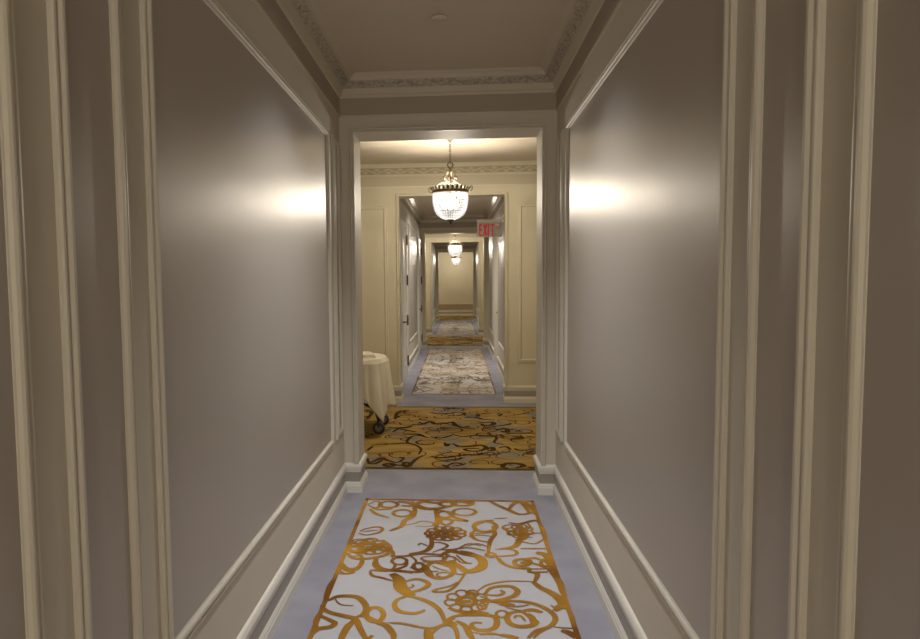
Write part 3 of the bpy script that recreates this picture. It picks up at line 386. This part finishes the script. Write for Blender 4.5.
def gold_carpet(x0, x1, y0, y1, label):
    b = MB(); b.box(x0, x1, y0, y1, .001, .006)
    A, B_, YB = -.83, .90, 5.47; W = B_ - A; sy = (y1 - y0) / (8.2 - 5.47)
    for k in range(-2, 3):
        fx = (lambda t, k=k: t + k * W) if k % 2 == 0 else (lambda t, k=k: A + B_ - t + k * W)
        fy = lambda t: y0 + (t - YB) * sy
        cl = (x0, x1, y0, y1)
        for w, c, p in PATCH:
            pts = [(fx(p[i] / 1000), fy(p[i + 1] / 1000)) for i in range(0, len(p), 2)]
            cx = sum(q[0] for q in pts) / len(pts); cy = sum(q[1] for q in pts) / len(pts)
            if not (x0 < cx < x1): continue
            sm = [(min(max(cx + (q[0] - cx) * (1 + .28 * math.sin(3.1 * i + cx * 9)), x0), x1), min(max(cy + (q[1] - cy) * (1 + .28 * math.sin(2.3 * i + cy * 7)), y0), y1)) for i, q in enumerate(pts)]
            b.add([(q[0], q[1], .0064 + .00006 * (len(b.f) % 13)) for q in sm], [tuple(range(len(sm)))], 1)
        strokes(b, VINE, fy, fx, .0074, 2, cl)
    rnd = random.Random(11)
    for k in range(340):        # small curls and flecks of the vine pattern
        x, y, a = rnd.uniform(x0 + .15, x1 - .15), rnd.uniform(y0 + .1, y1 - .1), rnd.uniform(0, 2 * PI)
        t, r0, tw = rnd.uniform(.8, 1.3), rnd.uniform(.04, .11), rnd.choice((-1, 1))
        if k % 6 == 0:
            q = [(x + r0 * (1.2 + .4 * math.sin(i * 2.3 + k)) * math.cos(PI * i / 5), y + r0 * (.9 + .35 * math.sin(i * 1.7 + k)) * math.sin(PI * i / 5), .0066 + .00004 * (k % 11)) for i in range(10)]
            b.add(q, [tuple(range(10))], 1)
        pts = [(x + r0 * (1.5 - i * .2) * math.cos(a + tw * i * t), y + r0 * (1.5 - i * .2) * math.sin(a + tw * i * t)) for i in range(6)]
        b.ribbon(pts, rnd.uniform(.008, .018), .0078 + .000003 * k, 2)
    border(b, x0, x1, y0, y1, .02, .0098, 2)
    return tag(b.build('gold_carpet', ['gold_field', 'grey_patch', 'vine'], flat=True), label, 'carpet')
gold_carpet(VL + .08, VR - .08, 5.47, 8.2, 'gold carpet with brown vines under the serving table, across the first lobby')
gold_carpet(VL + .08, VR - .08, 15.95, 18.6, 'second gold carpet, a narrow strip beyond the doors in the middle distance')
gold_carpet(VL + .08, VR - .08, 26.2, 29.3, 'farthest gold carpet, a thin strip at the foot of the end wall')

# ------------------------------------------------------------------ chandelier
def chandelier(loc, label):
    t = empty('chandelier', loc, label, 'chandelier', 'crystal chandeliers along the corridor')
    b = MB(); b.lathe([(.001, 0), (.062, 0), (.062, -.006), (.055, -.014), (.03, -.022), (.018, -.034), (.008, -.046), (.001, -.05)], 24); b.build('canopy', 'gilt', t, True)
    b = MB(); z = -.045; i = 0
    while z > -.235:
        pts = []
        for k in range(10):
            g = 2 * PI * k / 10; h = .009 * math.cos(g); v = .016 * math.sin(g)
            pts.append((h, 0, z - .012 + v) if i % 2 else (0, h, z - .012 + v))
        b.tube(pts, .0032, 6, closed=True); z -= .0225; i += 1
    b.build('chain', 'bronze', t, True)
    b = MB(); b.tube([(.026 * math.cos(g * PI / 8), 0, -.262 + .026 * math.sin(g * PI / 8)) for g in range(16)], .006, 8, closed=True)
    b.ball((0, 0, -.232), .010); b.build('ring', 'bronze', t, True)
    b = MB(); b.lathe([(.001, -.285), (.007, -.287), (.012, -.295), (.006, -.305), (.006, -.345), (.014, -.352), (.018, -.362), (.008, -.375), (.006, -.40), (.006, -.56), (.012, -.57), (.001, -.58)], 12); b.build('stem', 'bronze', t, True)
    for k in range(6):
        a = 2 * PI * k / 6 + .3; ca, sa = math.cos(a), math.sin(a)
        prof = [(.010, -.30), (.03, -.312), (.052, -.33), (.064, -.352), (.058, -.372), (.042, -.374), (.036, -.36), (.046, -.35)]
        b = MB(); b.tube([(r * ca, r * sa, z) for r, z in prof], [.0045] * 5 + [.004, .0035, .003], 6)
        prof = [(.02, -.395), (.05, -.385), (.085, -.385), (.12, -.40), (.15, -.425), (.178, -.452)]
        b.tube([(r * ca, r * sa, z) for r, z in prof], .004, 6)
        b.ball((.064 * ca, .064 * sa, -.350), .011, sc=(1, 1, 1.3))
        s_ = b.build('scroll_arm', 'gilt', t, True)
    b = MB(); b.lathe([(.186, -.485), (.196, -.48), (.198, -.468), (.194, -.458), (.186, -.455), (.182, -.465), (.186, -.485)], 40, capped=False)
    rim = b.build('crown_rim', 'bronze', t, True)
    for k in range(26):
        a = 2 * PI * k / 26; ca, sa = math.cos(a), math.sin(a)
        def P(r, w, z): return (r * ca - w * sa, r * sa + w * ca, z)
        vs = [P(.196, -.012, -.462), P(.196, .012, -.462), P(.203, -.017, -.445), P(.203, .017, -.445), P(.214, -.010, -.428), P(.214, .010, -.428), P(.222, 0, -.424), P(.200, 0, -.462), P(.210, 0, -.443), P(.219, 0, -.428)]
        b = MB(); b.add(vs, [(0, 7, 8, 2), (7, 1, 3, 8), (2, 8, 9, 4), (8, 3, 5, 9), (4, 9, 6), (9, 5, 6)])
        b.build('crown_leaf', 'bronze', rim)
    for sx in (0, PI):
        b = MB(); ca, sa = math.cos(sx - .25), math.sin(sx - .25)
        b.tube([((.198 + r) * ca, (.198 + r) * sa, z) for r, z in ((0, -.47), (.025, -.475), (.045, -.455), (.045, -.43), (.028, -.42), (.02, -.435), (.03, -.445))], .006, 6)
        b.build('side_scroll', 'gilt', t, True)
    # bead basket: strands hanging from the rim to the finial
    basket = [(.184, -.499), (.186, -.525), (.186, -.551), (.183, -.577), (.179, -.603), (.172, -.629), (.163, -.654), (.149, -.678), (.131, -.699), (.107, -.717), (.080, -.731), (.050, -.740)]
    NS = 34
    for k in range(NS):
        a = 2 * PI * k / NS; b = MB()
        for j, (r, z) in enumerate(basket):
            rr = .0108 if j < 8 else max(.0055, .0108 * min(1, r / .155))
            b.ball((r * math.cos(a), r * math.sin(a), z), rr, 8, 6, sc=(1, 1, .95))
        s_ = b.build('bead_strand', 'crystal', t, True)
    b = MB(); b.lathe([(.001, -.730), (.045, -.735), (.05, -.742), (.04, -.752), (.016, -.76), (.012, -.772), (.016, -.78), (.001, -.79)], 20); b.build('finial', 'bronze', t, True)
    for k in range(3):
        a = 2 * PI * k / 3 - .55; x, y = .068 * math.cos(a), .068 * math.sin(a)
        b = MB(); b.tube([(0, 0, -.56), (x * .6, y * .6, -.552), (x, y, -.54), (x, y, -.56)], .006, 6)
        h = b.build('lamp_holder', 'bronze', t, True)
        b = MB(); b.lathe([(.001, -.558), (.012, -.56), (.014, -.57), (.03, -.59), (.034, -.607), (.028, -.625), (.012, -.638), (.001, -.64)], 14, (x, y, 0)); b.build('bulb', 'bulb', h, True)
    for o in t.children_recursive:      # slimmer basket on a longer stem
        for v in o.data.vertices:
            z = v.co.z
            if z < -.27:
                v.co.z = z - .050 * min(1, (-.27 - z) / .12); k = 1 - .10 * min(1, (-.27 - z) / .15); v.co.x *= k; v.co.y *= k
    return t
CHX = -.066
ch = chandelier((CHX, 6.95, CEIL), 'nearest of the three crystal basket chandeliers, largest, hanging in the first lobby')
c2 = copy_tree(ch); c2.location = (CHX + .01, 17.6, CEIL); c2['label'] = 'second crystal basket chandelier, middle one, seen above the third and below the first'
c3 = copy_tree(ch); c3.location = (CHX + .01, 27.9, CEIL); c3['label'] = 'farthest crystal basket chandelier, the smallest and lowest in view'
def spot(loc, power, color=(1, .93, .85), r=.08, cone=150):
    l = bpy.data.lights.new('overhead_fill', 'SPOT'); l.energy = power; l.color = color; l.shadow_soft_size = r; l.spot_size = math.radians(cone); l.spot_blend = 1
    o = bpy.data.objects.new('overhead_fill', l); COL.objects.link(o); o.location = loc; return o
def lamp(loc, power, color=(1, .86, .66), r=.03):
    l = bpy.data.lights.new('lamp_or_fill', 'POINT'); l.energy = power; l.color = color; l.shadow_soft_size = r
    o = bpy.data.objects.new('lamp_or_fill', l); COL.objects.link(o); o.location = loc; return o
for y in (6.95, 17.6, 27.9): lamp((CHX, y, CEIL - .59), 88, (1, .86, .66), .04)
spot((-.067, 3.2, 2.84), 115, (1, .97, .93), cone=112); spot((-.067, 11.9, 2.84), 130, (1, .9, .78)); spot((-.067, 22.5, 2.84), 90, (1, .9, .78))  # fill spots added under the ceiling to brighten the corridors, no fittings
lamp((-.066, -2.6, 1.75), 62, (1, .88, .72), .12)  # unseen fill light added behind the camera


# ------------------------------------------------------------------ exit sign
SY = 9.1
sg = empty('exit_sign', (.40, SY, 2.04), 'red EXIT sign with arrow, fixed out from the right corridor wall', 'sign')
def sbox(name, m, *boxes):
    b = MB()
    for q in boxes: b.box(*q)
    o = b.build(name, m, sg); o.location = (-.40, -SY, -2.04); return o
sbox('panel', 'acrylic', (.252, .565, SY - .005, SY + .005, 2.04, 2.235))
sbox('housing', 'frieze', (.250, .567, SY - .02, SY + .02, 2.222, 2.262))
sbox('bracket', 'white', (.567, XR, SY - .015, SY + .015, 2.228, 2.256))
b = MB(); fy = SY - .0085; z0, z1 = 2.058, 2.205
def bar(x0, za, x1, zb, w):     # slanted stroke as a prism
    b.add([(x0 - w, fy, za), (x0 + w, fy, za), (x1 + w, fy, zb), (x1 - w, fy, zb), (x0 - w, fy + .004, za), (x0 + w, fy + .004, za), (x1 + w, fy + .004, zb), (x1 - w, fy + .004, zb)],
          [(0, 1, 2, 3), (4, 5, 6, 7), (0, 1, 5, 4), (1, 2, 6, 5), (2, 3, 7, 6), (3, 0, 4, 7)])
b.box(.279, .295, fy, fy + .003, z0, z1)
for z in (z0, (z0 + z1) / 2 - .008, z1 - .017): b.box(.279, .318, fy, fy + .003, z, z + .017)
bar(.336, z0, .372, z1, .0095); bar(.372, z0, .336, z1, .0095)
b.box(.392, .408, fy, fy + .003, z0, z1)
b.box(.438, .454, fy, fy + .003, z0, z1); b.box(.420, .472, fy, fy + .003, z1 - .017, z1)
o = b.build('lettering', 'signred', sg); o.location = (-.40, -SY, -2.04)
b = MB(); b.add([(.488, fy, 2.19), (.504, fy, 2.19), (.532, fy, 2.163), (.504, fy, 2.136), (.488, fy, 2.136), (.514, fy, 2.163)], [(0, 1, 2, 5), (5, 2, 3, 4)])
o = b.build('arrow', 'signred', sg); o.location = (-.40, -SY, -2.04)

# ------------------------------------------------------------------ ceiling disc
t = empty('sprinkler_cover', (-.09, 3.80, CEIL), 'small round flush disc on the plain ceiling above the nearest runner', 'ceiling disc')
b = MB(); b.lathe([(.001, -.012), (.036, -.012), (.041, -.008), (.041, -.004)], 28); b.build('disc', 'white', t, True)
b = MB(); b.lathe([(.030, -.006), (.030, 0), (.001, 0)], 24); b.build('collar', 'hinge', t, True)

# ------------------------------------------------------------------ serving table, cloth, linen
TX, TY = -1.20, 6.90
t = empty('serving_table', (TX, TY, .0105), 'round wheeled serving table hidden under a white cloth, left of the doorway', 'table')
b = MB(); b.lathe([(.001, .705), (.485, .705), (.49, .71), (.49, .725), (.001, .725)], 48); b.build('tabletop', 'white', t)
for sx in (-1, 1):
    for sy in (-1, 1):
        b = MB(); x, y = sx * .43, sy * .21
        b.tube([(sx * .20, sy * .12, .70), (sx * .21, sy * .12, .45), (sx * .25, sy * .14, .30), (sx * .34, sy * .18, .27), (sx * .405, sy * .21, .22), (sx * .42, y, .165), (x, y, .132)], .013, 8)
        lg = b.build('leg', 'black', t, True)
        b = MB(); b.box(x - .012, x + .012, y - .026, y - .020, .05, .132); b.box(x - .012, x + .012, y + .020, y + .026, .05, .132); b.box(x - .014, x + .014, y - .026, y + .026, .126, .134); b.build('fork', 'black', lg)
        b = MB(); n = 24; pr = [(.0, .012), (.022, .014), (.036, .014), (.046, .012), (.050, .005), (.050, -.005), (.046, -.012), (.036, -.014), (.022, -.014), (0, -.012)]
        vs = []; fs = []
        for r, h in pr:
            for k in range(n): vs.append((x + max(r, .002) * 1.22 * math.cos(2 * PI * k / n), y + h, .061 + max(r, .002) * 1.22 * math.sin(2 * PI * k / n)))
        for j in range(len(pr) - 1):
            for k in range(n): fs.append((j * n + k, j * n + (k + 1) % n, (j + 1) * n + (k + 1) % n, (j + 1) * n + k))
        b.add(vs, fs); w_ = b.build('wheel', 'black', lg); b = MB(); b.tube([(x, y - .030, .061), (x, y + .030, .061)], .013, 12); b.tube([(x, y - .0185, .061), (x, y - .016, .061)], .034, 20); b.build('hub', 'hub', lg)
b = MB(); b.tube([(-.21, -.12, .42), (.21, -.12, .42), (.21, .12, .42), (-.21, .12, .42)], .010, 8, closed=True); b.build('frame_rail', 'black', t)
# cloth
ctl = [(-180, .34, .03), (-135, .58, .12), (-112, .36, .03), (-92, .30, .01), (-74, .29, .02), (-56, .33, .035), (-46, .42, .03), (-33, .605, .075), (-24, .50, .05), (-16, .465, .02), (-8, .475, .05), (-1, .50, .06), (6, .47, .03), (30, .42, .03), (45, .56, .12), (60, .38, .03), (90, .30, .03), (120, .36, .03), (135, .58, .12), (150, .36, .03), (180, .34, .03)]
def ev(a, k):
    for p, q in zip(ctl, ctl[1:]):
        if p[0] <= a <= q[0]:
            u = (a - p[0]) / (q[0] - p[0]); u = u if q[k] < p[k] or True else u
            return p[k] + (q[k] - p[k]) * u
n = 180; vs = []; fs = []; R0 = .497; zt = .742
rings = [(0.001, 0), (.25, 0), (.45, 0), (.488, 0)]
rows = [('t', r) for r, _ in rings] + [('h', i / 18) for i in range(1, 19)]
for kind, val in rows:
    for i in range(n):
        a = -180 + 360 * i / n; g = math.radians(a)
        if kind == 't': r, z = val, zt
        else:
            u = val; r = R0 + .006 + ev(a, 2) * u ** 1.3 + (.028 * math.sin(g * 11 + 1) * (.6 + .4 * math.sin(g * 3)) + .012 * math.sin(g * 27) + .005 * math.sin(g * 41)) * u ** .7
            z = zt - .006 - (ev(a, 1) - .006) * u
        vs.append((TX + r * math.cos(g), TY + r * math.sin(g), z))
for j in range(len(rows) - 1):
    for i in range(n): fs.append((j * n + i, j * n + (i + 1) % n, (j + 1) * n + (i + 1) % n, (j + 1) * n + i))
b = MB(); b.add(vs, fs); b.add(vs[:n], [tuple(range(n))])
cl = b.build('tablecloth', 'linen', None, True); tag(cl, 'cream white cloth with a pointed hanging corner, draped over the round serving table', 'tablecloth')
for e in cl.data.edges:
    a_, b_ = e.vertices
    if a_ // n == b_ // n == 3 or a_ // n == b_ // n == 4: e.use_edge_sharp = True
sd = cl.modifiers.new('s', 'SOLIDIFY'); sd.thickness = .003; sd.offset = 1
def linen(name, cx, cy, z, w, d, rz, lay, label):
    e = empty(name, (cx, cy, z), label, 'linen', None, rz)
    b = MB()
    for i in range(lay):
        h = .011; k = .004 * i; q = []
        x0, x1, y0, y1 = -w / 2 + k, w / 2 - k * 1.5, -d / 2 + k, d / 2 - k
        for (u, v) in ((x0, y0), (0, y0 - .004), (x1, y0), (x1 + .004, 0), (x1, y1), (0, y1 + .003), (x0, y1), (x0 - .004, 0)): q.append((u, v))
        lo = [(u, v, i * h + .001) for u, v in q]; mi_ = [(u * 1.015, v * 1.015, i * h + h * .5) for u, v in q]; hi = [(u, v, i * h + h - .001 + .003 * math.sin(u * 20 + i)) for u, v in q]
        f = [tuple(range(8)), tuple(range(16, 24))]
        for r in (0, 8):
            for k2 in range(8): f.append((r + k2, r + (k2 + 1) % 8, r + 8 + (k2 + 1) % 8, r + 8 + k2))
        b.add(lo + mi_ + hi, f)
    b.build('folded_cloth', 'linen', e, True)
    return e
linen('folded_napkin', -.99, 6.93, zt + .004, .30, .34, .25, 3, 'stack of folded white linen lying on the round cloth-covered table')

# ------------------------------------------------------------------ camera, world
R = [[0.997234, 0.07363, -0.010117], [-0.004759, -0.072588, -0.997351], [-0.074169, 0.99464, -0.072037]]
cam = bpy.data.cameras.new('camera'); co = bpy.data.objects.new('camera', cam); COL.objects.link(co)
mw = Matrix(((R[0][0], -R[1][0], -R[2][0], 0), (R[0][1], -R[1][1], -R[2][1], 0), (R[0][2], -R[1][2], -R[2][2], 1.5), (0, 0, 0, 1)))
co.matrix_world = mw
cam.sensor_fit = 'HORIZONTAL'; cam.sensor_width = 36; cam.lens = 701.888 * 36 / 920
cam.shift_x = (460 - 405.62) / 920; cam.shift_y = (330.99 - 319.5) / 920; cam.clip_start = .02
S.camera = co
w = bpy.data.worlds.new('world'); S.world = w; w.use_nodes = True
w.node_tree.nodes['Background'].inputs[0].default_value = (1, .9, .75, 1); w.node_tree.nodes['Background'].inputs[1].default_value = .05
S.view_settings.view_transform = 'Standard'; S.view_settings.look = 'None'; S.view_settings.exposure = 0.0; S.view_settings.gamma = 1.2
S.cycles.diffuse_bounces = 8; S.cycles.max_bounces = 14
